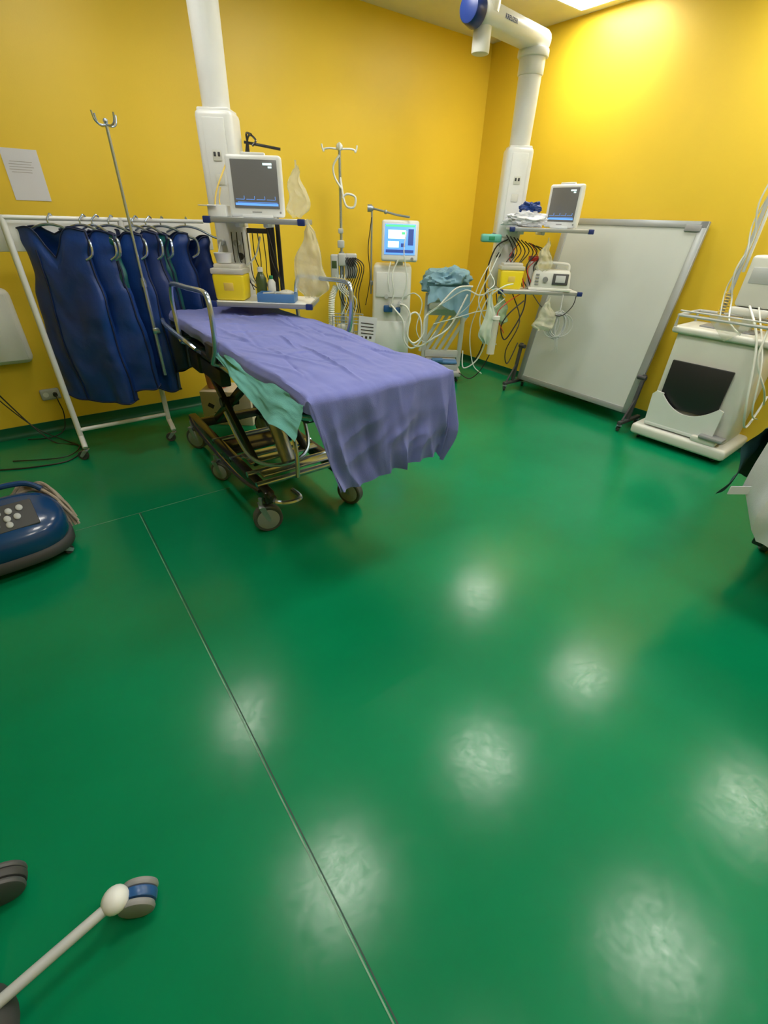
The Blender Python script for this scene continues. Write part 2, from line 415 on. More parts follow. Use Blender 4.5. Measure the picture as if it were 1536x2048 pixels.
Thing('surgical_drape','pale teal cotton drape hanging below the blue sheet on the stretcher','drape',mb=m,m=TEAL)
# ---------------- apron rack
def rack():
    T=Thing('apron_rack','white tubular wheeled rack holding hanging blue lead aprons','rack',(.6,3.78,0))
    b=MB();L_=lambda x,y,z:(x-.6,y-3.78,z)
    for x in(.05,.66):
        b.tube([L_(x,3.74,1.50),L_(x,3.74,.16),L_(x,3.66,.12),L_(x,3.64,.1)],.018,n=12)
    b.cyl(L_(.05,3.74,.20),L_(.66,3.74,.20),.014);T.part('post',b,WHITE)
    b=MB();b.box(L_(.54,3.815,1.40),(1.42,.02,.17),.006);T.part('rail_board',b,WHITE)
    b=MB();b.cyl(L_(-.17,3.735,1.49),L_(1.18,3.735,1.49),.012);T.part('hanging_bar',b,WHITE)
    for x in(.05,.66): caster(T,L_(x-.0,3.66,0),.035,.025,2.6,DGREY,stem=.04)
rack()
def interp(t,ps):
    for i in range(len(ps)-1):
        if t<=ps[i+1][0]:
            k=(t-ps[i][0])/(ps[i+1][0]-ps[i][0]);k=k*k*(3-2*k);return ps[i][1]*(1-k)+ps[i+1][1]*k
    return ps[-1][1]
def apron(x,y,rot,w,zb,mt,sd,label,zt=0.0):
    T=Thing('lead_apron',label,'apron',(x,y,1.44),rot,'lead aprons on the rack')
    def f(u,v):
        th=2*math.pi*u;c=math.cos(th);sn=math.sin(th)
        hw=w*interp(v,[(0,.225),(.05,.235),(.13,.205),(.22,.21),(.36,.245),(1,.262)])
        dep=interp(v,[(0,.026),(.1,.05),(.5,.062),(1,.06)])
        cx=math.copysign(abs(c)**.7,c);sy=math.copysign(abs(sn)**.75,sn)
        xs=hw*cx;ys=dep*sy
        fold=(.022*math.sin(2*th+sd)+.036*noise.noise((xs*6+sd,v*1.2,sd))+.012*noise.noise((xs*16,v*2,sd*2)))*v**.7
        ys+=fold+.014*fbm(xs*4,v*4,sd);xs+=.030*noise.noise((v*2.5,sd,sn))*v**.5+.04*v*math.sin(sd*1.3)
        top=zt-.20*max(0,abs(xs)-.07)-(.17 if sn<0 else .05)*math.exp(-(xs/.065)**2)
        bot=zb-1.44+.04*noise.noise((cx*1.5,sn,sd))+.04*cx*math.sin(sd*2)+.035*abs(cx)**3
        return Vector((xs,ys,top+(bot-top)*v))
    T.part('apron_body',MB().grid(f,84,50,True),mt)
    T.part('neck_piping',MB().tube([f(i/60,.0) for i in range(60)],.005,6,closed=True),PIPE)
    T.part('hem_piping',MB().tube([f(i/60,1.) for i in range(60)],.006,6,closed=True),PIPE)
    T.part('front_binding',MB().tube([f(.70,v/20)+Vector((0,-.005,0)) for v in range(2,21)],.004,6),PIPE)
    T.part('side_binding',MB().tube([f(.98,v/20)+Vector((0.002,-.003,0)) for v in range(0,21)],.006,6),PIPE)
def hanger(x,y,rot):
    b=MB()
    b.tube([(-.19,0,-.055),(-.17,0,-.03),(-.08,0,.012),(0,0,.025),(.08,0,.012),(.17,0,-.03),(.225,-.01,-.05),(.23,-.02,-.12),(.19,-.03,-.15)],.0075,k=4)
    b.tube([(0,0,.02),(0,0,.05),(.0,.02,.068),(.0,.035,.078),(.0,.05,.068)],.005,k=5)
    Thing('clothes_hanger','chrome hanger with thick rounded shoulders','hanger',(x,y,1.435),rot,'hangers on the rack',mb=b,m=CHROME)
for i,(x,rot,w,zb,mt,lb,zt) in enumerate([
 (.265,-.70,.95,.40,NAVY,'royal blue lead apron hanging at the end of the rack',.02),
 (.43,-.92,.95,.47,NAVY,'royal blue lead apron hanging among others on the rack',.01),
 (.495,-1.15,.86,.74,ATEAL,'dark teal lead apron squeezed between blue ones',.0),
 (.585,-.80,.92,.44,NAVY,'royal blue lead apron hanging among others on the rack',.0),
 (.72,-1.05,.90,.54,NAVY2,'navy lead apron hanging beside the drip pole',.01),
 (.80,-1.15,.80,.80,ATEAL,'dark teal lead apron squeezed between blue ones',.0),
 (.90,-.65,.74,.68,NAVY,'blue lead apron hanging behind the stretcher head',.0),
 (1.06,-.55,.62,.82,NAVY2,'navy lead apron hanging behind the stretcher head',-.02)]):
    yy=3.70 if x<.9 else 3.74
    apron(x,yy,rot,w,zb,mt,i*1.7,lb,zt);hanger(x,yy,rot)
# ---------------- wall items
b=MB().box((0,0,0),(.20,.002,.275));T=Thing('wall_notice','white printed paper sheet taped to the yellow wall','paper',(.275,YA-.003,1.715),mb=b,m=PAPER)
b=MB()
for i in range(5): b.box((-.01+random.uniform(-.01,.01),-.0015,.07-i*.014),(.12+random.uniform(-.02,.02),.0008,.003))
T.part('printed_line',b,INKG)
T=Thing('wall_socket','white rectangular wall socket with a plugged-in black lead','socket',(-.04,YA,.30))
T.part('cover_plate',MB().box((0,-.008,0),(.13,.016,.085),.012,seg=3),LGREY)
b=MB()
for x in(-.03,.03): b.cyl((x,-.014,0),(x,-.019,0),.019)
T.part('socket_insert',b,WHITE)
b=MB();b.cyl((.03,-.015,0),(.03,-.05,0),.016);b.tube([(.03,-.05,0),(.035,-.07,-.05),(.04,-.07,-.15),(.0,-.1,-.27),(-.1,-.15,-.294),(-.25,-.1,-.294)],.004,k=6);T.part('plug',b,DARK)
T=Thing('wall_dispenser','white rounded plastic dispenser mounted low on the wall','dispenser',(-.22,YA,.82))
T.part('housing',MB().box((0,-.06,0),(.33,.12,.50),.05,seg=4),WHITE);T.part('front_cover',MB().box((0,-.12,.0),(.27,.02,.44),.009),WHITE)
b=MB();b.tube([(-.40,4.2,.55),(-.33,4.25,.35),(-.22,4.2,.12),(-.12,4.1,.006),(0,3.98,.006),(.03,3.85,.006),(-.08,3.7,.006),(-.3,3.72,.006),(-.5,3.8,.006)],.005,k=6)
b.tube([(-.42,4.25,.5),(-.34,4.28,.3),(-.2,4.25,.08),(-.05,4.1,.006),(.02,3.9,.015),(-.1,3.76,.015),(-.4,3.9,.006)],.004,k=6)
Thing('power_cable','loose black power cables looping down onto the green floor','cable',mb=b,m=DARK)
def monitor(loc,rot,label,sc=1):
    T=Thing('patient_monitor',label,'monitor',loc,rot);T.o.scale=(sc,sc,1)
    b=MB();b.box((0,.03,.155),(.345,.06,.30),.018,seg=3);b.box((0,.085,.15),(.29,.07,.25),.03,seg=3);b.box((0,.07,.012),(.2,.14,.024),.008)
    b.box((0,.03,.308),(.15,.03,.018),.006);T.part('housing',b,WHITE)
    s=T.part('screen',MB().box((.005,-.002,.165),(.285,.006,.235),.003),SCR)
    b=MB();b.box((.005,-.0065,.068),(.27,.002,.012));b.box((.01,-.0065,.078),(.25,.002,.002))
    for i in range(4):
        x=-.10+i*.065;b.box((x,-.0065,.092),(.05,.002,.0018));b.box((x+.028,-.0065,.1),(.0018,.002,.018))
    T.part('trace_bar',b,SCRB,s)
    b=MB();b.box((.09,-.0065,.262),(.055,.002,.010));b.box((.105,-.0065,.248),(.022,.002,.008));T.part('status_icon',b,SCRW,s)
    b=MB();b.tube([(-.03,-.001,.03),(.03,-.001,.03)],.003);b.cyl((.15,.0,.03),(.15,-.004,.03),.006);T.part('button',b,GREY)
def pendant(loc,kind,label):
    T=Thing('ceiling_pendant',label,'pendant',(loc[0],loc[1],CEIL),A37,'ceiling supply pendants')
    Z=lambda z:z-CEIL
    ztop=2.06;armz=2.68 if kind=='a' else 2.59
    b=MB();b.cyl((0,0,Z(ztop)),(0,0,Z(armz)),.081,.088,n=28);b.cyl((0,0,Z(armz-.10)),(0,0,Z(armz+.02)),.096,n=28,bev=.01);b.cyl((0,0,Z(armz+.0)),(0,0,Z(armz+.05)),.115,n=28,bev=.01)
    T.part('suspension_tube',b,WHITE)
    bw=.225 if kind=='a' else .215
    b=MB();zc=1.78 if kind=='a' else 1.73;hh=.56 if kind=='a' else .66
    b.box((0,0,Z(zc)),(bw,.20,hh),.03,seg=3);b.box((0,0,Z(2.055)),(bw-.03,.17,.03),.01)
    b.box((0,0,Z(1.27)),(bw-.035,.16,.50),.02,seg=3)
    b.box((0,-.103,Z(zc)),(.13,.01,hh-.08),.004)
    T.part('supply_column',b,WHITE)
    b=MB()
    for z in(1.84,1.72):
        b.box((0,-.110,Z(z)),(.055,.006,.055),.004)
    T.part('outlet_plate',b,CREAM)
    b=MB()
    for z in(1.84,):
        for x in(-.013,.013): b.box((x,-.114,Z(z)+.006),(.014,.004,.022),.003)
    for x in(-.06,.06):
        b.cyl((x,-.092,Z(1.30)),(x,-.075,Z(1.30)),.022)
    T.part('outlet_socket',b,DGREY)
    b=MB()
    for i,(x,z) in enumerate(((-.05,1.38),(.05,1.38),(0,1.22))): b.cyl((x,-.13,Z(z)),(x,-.07,Z(z)),.018)
    T.part('gas_connector',b,LGREY)
    def shelf(z,x0,x1,y0,y1):
        b=MB();b.box(((x0+x1)/2,(y0+y1)/2,Z(z)),(x1-x0,y1-y0,.02),.006);
        for x in(x0+.12,x0+.30): b.box((x,(-.1+y1)/2-.02,Z(z-.022)),(.03,.2,.04),.006)
        s=T.part('shelf',b,WHITE)
        b=MB();b.box(((x0+x1)/2,y0-.012,Z(z-.004)),(x1-x0-.02,.010,.028),.003);b.box((x1+.010,(y0+y1)/2,Z(z-.004)),(.010,y1-y0,.028),.003)
        T.part('equipment_rail',b,ALU,s)
        b=MB()
        for x in(x0,x1): b.box((x,y0-.010,Z(z-.004)),(.045,.03,.036),.006)
        T.part('end_cap',b,CAPB,s)
    if kind=='a':
        shelf(1.515,-.02,.545,-.40,-.08);shelf(1.055,-.05,.57,-.43,-.08)
        am=.78
        b=MB();b.box((0,-am/2,Z(armz+.11)),(.20,am+.2,.13),.05,seg=3);T.part('support_arm',b,WHITE)
        b=MB();b.cyl((0,-am,Z(armz+.15)),(0,-am,0),.12,n=28);b.cyl((0,-am,-.04),(0,-am,0),.2,n=28,bev=.01);T.part('ceiling_mount',b,WHITE)
        b=MB();b.box((.26,.0,Z(1.30)),(.05,.03,.62),.006);b.box((.18,.0,Z(1.45)),(.16,.03,.03),.004);b.box((.31,.0,Z(1.30)),(.03,.02,.5),.006)
        T.part('accessory_rail',b,DARK)
        b=MB();b.tube([(.10,.07,Z(1.70)),(.13,.10,Z(1.90)),(.17,.05,Z(1.96)),(.22,.0,Z(1.93)),(.20,-.02,Z(1.90))],.006,k=5);b.tube([(.12,.1,Z(1.93)),(.35,.1,Z(1.90))],.008);b.cyl((.14,.1,Z(1.5)),(.14,.1,Z(1.93)),.009)
        b.tube([(.14,.1,Z(1.93)),(.15,.06,Z(1.97)),(.19,.02,Z(1.96))],.006,k=4)
        T.part('hook_bracket',b,BRONZE)
        b=MB()
        for i in range(8):
            x=.02+i*.035;b.tube([(x,-.10,Z(1.44)),(x+.03,-.2,Z(1.3)),(x+.04+.03*math.sin(i*2),-.17,Z(1.18)),(x+.08,-.12,Z(1.10))],.0035,k=6,n=6)
        b.tube([(.24,-.05,Z(1.5)),(.3,-.12,Z(1.3)),(.33,-.1,Z(1.1)),(.3,-.1,Z(1.09))],.004,k=5)
        T.part('cable',b,DARK)
        b=MB();b.tube([(.0,-.13,Z(1.68)),(-.01,-.16,Z(1.6)),(.03,-.2,Z(1.54))],.004,k=5);b.tube([(.05,-.12,Z(1.8)),(-.01,-.2,Z(1.65)),(-.02,-.24,Z(1.54))],.005,k=5)
        T.part('yellow_lead',b,YCORD)
        b=MB();b.tube([(-.05,-.13,Z(1.38)),(-.04,-.22,Z(1.30)),(.05,-.24,Z(1.22)),(.18,-.2,Z(1.3)),(.22,-.14,Z(1.42))],.006,k=6)
        b.tube([(.05,-.13,Z(1.38)),(.1,-.22,Z(1.24)),(.2,-.22,Z(1.14)),(.3,-.2,Z(1.08))],.006,k=6);T.part('clear_hose',b,TUBEC)
    else:
        shelf(1.505,-.03,.62,-.34,-.08);shelf(1.04,-.05,.645,-.35,-.08)
        ax,ay=-.46,-.46
        an=math.atan2(ay,ax);l=math.hypot(ax,ay)
        b=MB();b.box((ax/2,ay/2,Z(armz+.10)),(l+.20,.19,.12),.05,seg=3,R=Rz(an));T.part('support_arm',b,WHITE)
        b=MB();b.cyl((ax,ay,Z(armz-.09)),(ax,ay,Z(armz+.05)),.06,n=24,bev=.01);b.cyl((ax,ay,Z(armz+.1)),(ax,ay,0),.10,n=28);b.cyl((ax,ay,-.03),(ax,ay,0),.2,n=28,bev=.01);T.part('ceiling_mount',b,CREAM)
        q=Vector((ax,ay,0)).normalized()
        b=MB();b.cyl((ax+q.x*.08,ay+q.y*.08,Z(armz+.10)),(ax+q.x*.17,ay+q.y*.17,Z(armz+.10)),.09,.075,n=28,bev=.012);T.part('arm_end_cap',b,CAPB)
        tx=bpy.data.curves.new('logo','FONT');tx.body='KREUZER';tx.size=.035;tx.extrude=.0008;tx.align_x='CENTER'
        to=bpy.data.objects.new('t',tx);COL.objects.link(to);dg=bpy.context.evaluated_depsgraph_get();me=bpy.data.meshes.new_from_object(to.evaluated_get(dg))
        bpy.data.objects.remove(to)
        nx,ny=.707,-.707
        me.transform(Matrix.Translation((ax*.72+nx*.097,ay*.72+ny*.097,Z(armz+.09)))@Matrix.Rotation(an+math.pi,4,'Z')@Matrix.Rotation(math.pi/2,4,'X'))
        me.materials.clear();me.materials.append(CAPB);T.part('lettering',None,None,data=me)
        b=MB()
        b.tube([(.17,-.36,Z(.97)),(.05,-.38,Z(.86)),(.0,-.38,Z(.75)),(.05,-.38,Z(.64)),(.12,-.38,Z(.75)),(.18,-.36,Z(.90)),(.18,-.34,Z(1.03))],.006,k=6)
        b.tube([(-.0,-.10,Z(1.42)),(-.12,-.2,Z(1.35)),(-.17,-.22,Z(1.1)),(-.1,-.2,Z(.8)),(-.12,-.2,Z(.5)),(-.2,-.1,Z(.3))],.006,k=6)
        for i in range(9):
            x=-.02+.035*i;b.tube([(x,-.10,Z(1.46-.01*i)),(x+.06,-.2,Z(1.34)),(x+.03*math.sin(i*3),-.24,Z(1.22)),(x+.08,-.24,Z(1.07))],.0045,k=6)
        b.tube([(.24,-.36,Z(1.02)),(.34,-.4,Z(.92)),(.5,-.4,Z(.86)),(.6,-.38,Z(.94)),(.62,-.36,Z(1.04))],.004,k=6)
        b.tube([(.1,-.2,Z(1.0)),(.16,-.38,Z(.8)),(.08,-.38,Z(.55)),(.12,-.36,Z(.42)),(.2,-.3,Z(.6))],.005,k=6)
        b.tube([(-.05,-.2,Z(1.0)),(-.02,-.36,Z(.7)),(-.1,-.36,Z(.4)),(-.2,-.3,Z(.25)),(-.32,-.3,Z(.3))],.005,k=6)
        T.part('cable',b,DARK)
        b=MB();b.tube([(.1,-.13,Z(1.4)),(.02,-.2,Z(1.28)),(.13,-.25,Z(1.18)),(.17,-.28,Z(1.06))],.004,k=6);b.tube([(.15,-.3,Z(1.02)),(.0,-.42,Z(.95)),(-.06,-.42,Z(.85)),(.03,-.4,Z(.7))],.004,k=6)
        b.tube([(.2,-.13,Z(1.4)),(.26,-.2,Z(1.3)),(.18,-.25,Z(1.2)),(.26,-.28,Z(1.06))],.004,k=6)
        T.part('red_cable',b,RED)
        b=MB()
        b.tube([(-.03,-.12,Z(1.38)),(-.14,-.3,Z(1.2)),(-.22,-.3,Z(.95)),(-.1,-.3,Z(.7)),(-.15,-.3,Z(.45)),(-.28,-.3,Z(.35)),(-.3,-.25,Z(.5))],.006,k=7)
        b.tube([(-.05,-.12,Z(1.36)),(-.2,-.25,Z(1.15)),(-.28,-.2,Z(.9)),(-.42,-.1,Z(.75))],.005,k=7)
        b.tube([(.0,-.35,Z(1.0)),(-.1,-.4,Z(1.06)),(-.22,-.35,Z(1.0)),(-.35,-.3,Z(1.03)),(-.5,-.2,Z(.92)),(-.65,-.1,Z(.8))],.006,k=7)
        b.tube([(.0,-.35,Z(.98)),(-.12,-.4,Z(.9)),(-.25,-.35,Z(.86)),(-.4,-.3,Z(.8)),(-.6,-.2,Z(.72))],.005,k=7)
        b.tube([(.05,-.36,Z(1.1)),(-.05,-.42,Z(1.08)),(-.16,-.4,Z(.98)),(-.2,-.38,Z(.8)),(-.12,-.38,Z(.62)),(-.02,-.4,Z(.6))],.006,k=7)
        b.tube([(-.1,-.1,Z(1.34)),(-.16,-.3,Z(1.2)),(-.12,-.4,Z(1.1)),(-.2,-.4,Z(1.0)),(-.26,-.3,Z(.7)),(-.2,-.3,Z(.4)),(-.1,-.3,Z(.3))],.005,k=7)
        T.part('clear_hose',b,TUBEC)
        b=MB()
        for i in range(12):
            a=random.uniform(-.04,.04);w=random.uniform(.025,.055);h=random.uniform(.09,.13)
            c=Vector((.50+a,-.385+random.uniform(-.012,.012),Z(.78)))
            b.tube([c+Vector((w*math.sin(t)*(1+.1*i%2),.0,h*math.cos(t))) for t in [k*2*math.pi/22 for k in range(22)]],.004,6,closed=True)
        for i in range(4): b.tube([(.50+i*.01,-.385,Z(.68)),(.52+i*.012,-.385,Z(.6-.015*i)),(.50+.02*i,-.38,Z(.55))],.003,k=4)
        b.tube([(.50,-.385,Z(.9)),(.5,-.37,Z(1.03))],.006)
        T.part('cable_coil',b,LGREY)
    return T
PA=RF(-1.10,3.6);PB=RF(1.005,4.75)
pendant(PA,'a','white ceiling-mounted supply column with shelves above the stretcher head')
pendant(PB,'b','white ceiling-mounted supply column with jointed arm near the room corner')
def pl(P,x,y,z): v=P+RT*x+FW*y;return Vector((v.x,v.y,z))
monitor(pl(PA,.27,-.34,1.526),A37+.03,'white patient monitor with grey screen on the shelf above the stretcher',.94)
monitor(pl(PB,.38,-.23,1.516),A37-.88,'white patient monitor turned sideways on the corner shelf',.88)
def sharps(loc,rot,label,sc=1):
    T=Thing('sharps_container',label,'container',loc,rot)
    b=MB();b.box((0,0,.075*sc),(.185*sc,.15*sc,.15*sc),.015,seg=3,taper=(1.08,1.08));T.part('bin_body',b,YEL)
    b=MB();b.box((0,0,.165*sc),(.205*sc,.17*sc,.032*sc),.008);b.box((0,0,.19*sc),(.17*sc,.13*sc,.03*sc),.01);T.part('lid',b,TRANSW)
    b=MB();b.box((0,-.0785*sc,.08*sc),(.06*sc,.003,.045*sc),.001,R=Rx(.04));T.part('warning_label',b,YCORD)
sharps(pl(PA,.05,-.32,1.067),A37,'yellow sharps container with frosted lid on the lower shelf',1.02)
T=Thing('plastic_tub','round white plastic tub stacked on the sharps container','tub',pl(PA,.02,-.33,1.279),0)
T.part('tub_body',MB().lathe([(0,0),(.045,0),(.055,.05),(.058,.055),(.054,.055),(.045,.008),(0,.008)]),WHITE)
T.part('contents',MB().lathe([(0,.035),(.045,.035)]),LGREY)
T=Thing('spray_bottle','dark glass disinfectant bottle with white cap on the shelf','bottle',pl(PA,.225,-.25,1.067),0)
T.part('bottle_body',MB().lathe([(0,0),(.032,0),(.035,.01),(.035,.12),(.02,.15),(.014,.16),(0,.16)]),BROWN);T.part('cap',MB().lathe([(0,.16),(.018,.16),(.018,.185),(0,.19)]),WHITE)
T=Thing('alcohol_bottle','small white bottle with green cap beside the brown one','bottle',pl(PA,.295,-.26,1.067),0)
T.part('bottle_body',MB().lathe([(0,0),(.024,0),(.026,.01),(.026,.1),(.012,.12),(0,.12)]),WHITE);T.part('cap',MB().lathe([(0,.12),(.013,.12),(.013,.14),(0,.142)]),GREENP)
T=Thing('supply_tray','blue plastic tray filled with syringes and packets','tray',pl(PA,.35,-.35,1.067),A37)
b=MB();b.box((0,0,.003),(.24,.13,.006))
for s in(-1,1):b.box((s*.118,0,.025),(.005,.13,.05),.002);b.box((0,s*.063,.025),(.24,.005,.05),.002)
T.part('tray_body',b,TRAYB)
b=MB()
for i in range(6):
    x=random.uniform(-.06,.06);b.cyl((x-.04,random.uniform(-.04,.04),.02+.006*i),(x+.04,random.uniform(-.04,.04),.03+.006*i),.008)
b.sph((.06,.0,.05),(.05,.045,.02));T.part('packet',b,TRANSW)
T=Thing('paper_roll_box','white cardboard box of printer rolls beside the monitor','box',pl(PA,.03,-.30,1.526),A37)
T.part('box_body',MB().box((0,0,.03),(.11,.12,.06),.004),WHITE);T.part('lid_flap',MB().box((-.05,-.06,.055),(.10,.05,.004),.001),PAPER)
def bag(loc,rot,w,h,label,mt=BAG,sd=0):
    T=Thing('plastic_bag',label,'bag',loc,rot)
    def f(u,v):
        th=2*math.pi*u;hw=w*interp(v,[(0,.04),(.12,.16),(.5,.40),(.85,.5),(1,.22)])
        return Vector((hw*math.cos(th)+.012*math.sin(v*9+sd),hw*.45*math.sin(th)+.01*math.sin(6*th+sd)*v+.02*fbm(u*6,v*5,sd)*w*4,-h*v+.01*math.sin(th*2)))
    T.part('bag_film',MB().grid(f,36,30,True),mt);T.part('tie',MB().tube([(0,0,.03),(0,0,-.01)],.006),mt)
bag(pl(PA,.575,-.36,1.50),A37,.22,.40,'translucent plastic waste bag hanging from the shelf end')
bag(pl(PA,.48,-.12,1.80),A37,.15,.26,'crumpled translucent glove hanging beside the monitor',sd=2)
bag(pl(PB,.38,-.40,.98),A37,.20,.24,'pale translucent bag hanging below the corner shelf',sd=3)
bag(pl(PB,-.13,-.42,1.03),A37,.13,.42,'long pale plastic pouch hanging beside the corner column',POUCH,sd=4)
bag(pl(PB,-.02,-.30,1.0),A37,.18,.24,'green translucent bag with tubing below the corner shelf',GBAG,sd=5)
bag(pl(PB,.30,-.30,1.42),A37,.14,.22,'clear packet hanging beneath the monitor shelf in the corner',sd=8)
T=Thing('suction_cylinder','clear vertical suction cylinder hanging from the corner column','cylinder',pl(PB,-.07,-.42,.52),0)
T.part('cylinder_body',MB().lathe([(0,0),(.035,.0),(.035,.30),(0,.30)],n=24),TRANSW)
T.part('cap',MB().lathe([(0,.30),(.04,.30),(.04,.325),(0,.33)],n=24),WHITE);T.part('bracket',MB().tube([(0,0,.33),(.02,.1,.42),(.06,.2,.52)],.008,k=4),STEEL)
sharps(pl(PB,.04,-.24,1.051),A37,'yellow sharps container partly hidden on the corner shelf',1.0)
T=Thing('defibrillator','beige portable defibrillator with small screen and carry handle','defibrillator',pl(PB,.40,-.235,1.051),A37-.2)
b=MB();b.box((0,0,.08),(.34,.22,.16),.025,seg=3,taper=(.9,.9));b.box((0,0,.012),(.36,.23,.024),.008);T.part('housing',b,CREAM)
b=MB();b.tube([(-.14,0,.15),(-.13,0,.20),(-.05,0,.21),(.05,0,.21),(.13,0,.20),(.14,0,.15)],.012,k=4);T.part('carry_handle',b,CREAM)
s=T.part('screen',MB().box((.075,-.110,.095),(.13,.008,.085),.004,R=Rx(-.14)),DGREY);T.part('display_window',MB().box((.075,-.115,.097),(.08,.004,.055),.001,R=Rx(-.14)),LGREY,s)
b=MB();b.cyl((-.05,-.105,.09),(-.05,-.125,.088),.022)
for i in range(4): b.box((-.12,-.112,.05+.025*i),(.03,.01,.012),.002)
T.part('button',b,GREY)
T=Thing('red_box','small red plastic box beside the defibrillator','box',pl(PB,.25,-.17,1.051),A37)
T.part('box_body',MB().box((0,0,.11),(.08,.07,.22),.01),WHITE);T.part('lid',MB().box((0,0,.235),(.10,.08,.04),.01),RED)
def blob(name,label,cat,loc,rad,mt,sd,amp=.3,rot=A37,nn=3):
    def f(u,v):
        th=2*math.pi*u;ph=math.pi*v
        d=Vector((math.cos(th)*math.sin(ph),math.sin(th)*math.sin(ph),math.cos(ph)))
        k=1+amp*fbm(d.x*1.5+sd,d.y*1.5,d.z*1.5+sd,nn)-abs(fbm(d.x*3+sd,d.y*3,d.z*3))*amp*.6
        q=Vector((d.x*rad[0]*k,d.y*rad[1]*k,max(-rad[2]*.98,d.z*rad[2]*k)))
        q.z+=rad[2];return q
    return Thing(name,label,cat,loc,rot,mb=MB().grid(f,80,50,True),m=mt)
blob('folded_gown','crumpled white gown lying on the corner shelf','cloth',pl(PB,.11,-.24,1.516),(.18,.085,.055),WCLOTH,3,.5,nn=4)
blob('blue_pouch','small crumpled blue pouch on top of the gown','cloth',pl(PB,.13,-.22,1.61),(.085,.05,.045),NAVY,6,.5)
T=Thing('hand_piece','small teal plastic warming unit hooked on the column','device',pl(PB,-.17,-.22,1.40),A37)
T.part('housing',MB().box((0,0,.03),(.17,.09,.06),.015,seg=3),TEALP);T.part('hook',MB().tube([(0,.04,.04),(.03,.1,.06),(.08,.17,.05)],.008,k=4),STEEL);T.part('display',MB().box((0,-.045,.03),(.05,.006,.03),.002),GREENP)
# ---------------- middle IV pole
def ivstand():
    P=RF(-.47,4.72);T=Thing('drip_stand','tall drip stand with hooks, corrugated hose and wire basket','stand',(P.x,P.y,0),A37)
    b=MB();b.cyl((0,0,.1),(0,0,1.25),.020);b.cyl((0,0,1.2),(0,0,2.02),.0125);b.cyl((0,0,1.22),(0,0,1.28),.024);T.part('pole',b,CHROME)
    b=MB()
    for i in range(4):
        a=i*math.pi/2+.1;dx,dy=math.cos(a),math.sin(a)
        b.tube([(0,0,2.01),(dx*.07,dy*.07,2.015),(dx*.12,dy*.12,2.01),(dx*.13,dy*.13,1.995),(dx*.14,dy*.14,2.015),(dx*.145,dy*.145,2.04)],.007,k=4)
    b.sph((0,0,2.025),.028);T.part('hook',b,WHITE)
    b=MB()
    for i in range(5):
        a=i*2*math.pi/5;b.tube([(0,0,.13),(.15*math.cos(a),.15*math.sin(a),.12),(.26*math.cos(a),.26*math.sin(a),.1)],.015)
    T.part('base',b,CHROME)
    for i in range(5):
        a=i*2*math.pi/5;caster(T,(.26*math.cos(a),.26*math.sin(a),0),.03,.02,a,DGREY,stem=.03)
    b=MB();pts=[(-.05,-.05,1.0),(-.09,-.08,.9),(-.10,-.08,.7),(-.09,-.08,.5),(-.02,-.05,.35)];q=catmull(pts,22)
    b.tube(q,[.032 if i%2 else .025 for i in range(len(q))],10);T.part('corrugated_hose',b,TUBEW)
    b=MB();b.tube([(0,0,1.84),(.03,-.03,1.68),(.06,-.03,1.62),(.12,-.03,1.62),(.13,-.03,1.69),(.06,-.03,1.71),(.02,-.03,1.68)],.009,k=5)
    b.tube([(0,-.02,1.97),(-.05,-.03,1.90),(-.04,-.03,1.82),(.02,-.03,1.74)],.008,k=5)
    T.part('cuff_holder',b,WHITE)
    b=MB();b.box((.0,-.03,1.34),(.06,.05,.06),.01);b.box((0,-.03,1.0),(.07,.05,.05),.01);b.box((.0,-.03,1.44),(.045,.04,.04),.01)
    T.part('clamp',b,LGREY)
    b=MB();b.box((-.06,-.04,1.16),(.07,.07,.20),.014,seg=3);b.box((.085,-.03,1.17),(.11,.07,.20),.014,seg=3);b.box((.01,-.05,1.22),(.07,.06,.10),.012,seg=3);T.part('pump_module',b,LGREY)
    b=MB();b.cyl((.09,-.065,1.20),(.09,-.075,1.20),.035);T.part('dial',b,DGREY)
    b=MB();b.box((-.06,-.076,1.18),(.045,.004,.06),.001);T.part('display',b,BROWN)
    b=MB()
    for i in range(8):
        b.tube([(.03+.014*i,-.07,1.24),(.07+.02*i,-.09,1.1+.01*i),(-.02+.026*i,-.08,.95),(.06+.017*i,-.07,.78)],.0045,k=6,n=6)
    T.part('cable',b,DARK)
    b=MB()
    for i in range(4):
        b.tube([(-.05+.03*i,-.07,1.1),(-.03+.02*i,-.10,1.0),(.05+.03*i,-.10,.9),(.0+.04*i,-.10,.76)],.005,k=6,n=6)
    T.part('clear_tube',b,TUBEC)
    b=MB()
    for z in(.60,.70,.76):
        b.tube([(-.08,-.18,z),(.20,-.18,z),(.20,-.02,z),(-.08,-.02,z)],.004,closed=True)
    for i in range(8):
        x=-.08+.04*i;b.tube([(x,-.18,.76),(x,-.18,.60),(x,-.02,.60),(x,-.02,.76)],.0025,6)
    for y in(-.13,-.08): b.tube([(-.08,y,.76),(-.08,y,.6),(.2,y,.6),(.2,y,.76)],.0025,6)
    b.tube([(0,0,.76),(0,-.02,.76)],.006);T.part('wire_basket',b,STEEL)
    b=MB();b.box((.25,-.20,.66),(.17,.003,.22),R=Ry(.08));t=T.part('tag_card',b,PAPER)
    b=MB()
    for i in range(4):b.box((.25,-.2025,.71-.03*i),(.12,.001,.009),R=Ry(.08))
    for i in range(3):b.box((.20+.04*i,-.2025,.585),(.022,.001,.022),R=Ry(.08))
    T.part('printed_mark',b,INK,t)
    b=MB();b.cyl((.08,-.1,.61),(.08,-.1,.74),.03);b.sph((0,-.1,.65),(.05,.05,.04));T.part('flask',b,TRANSW)
ivstand()
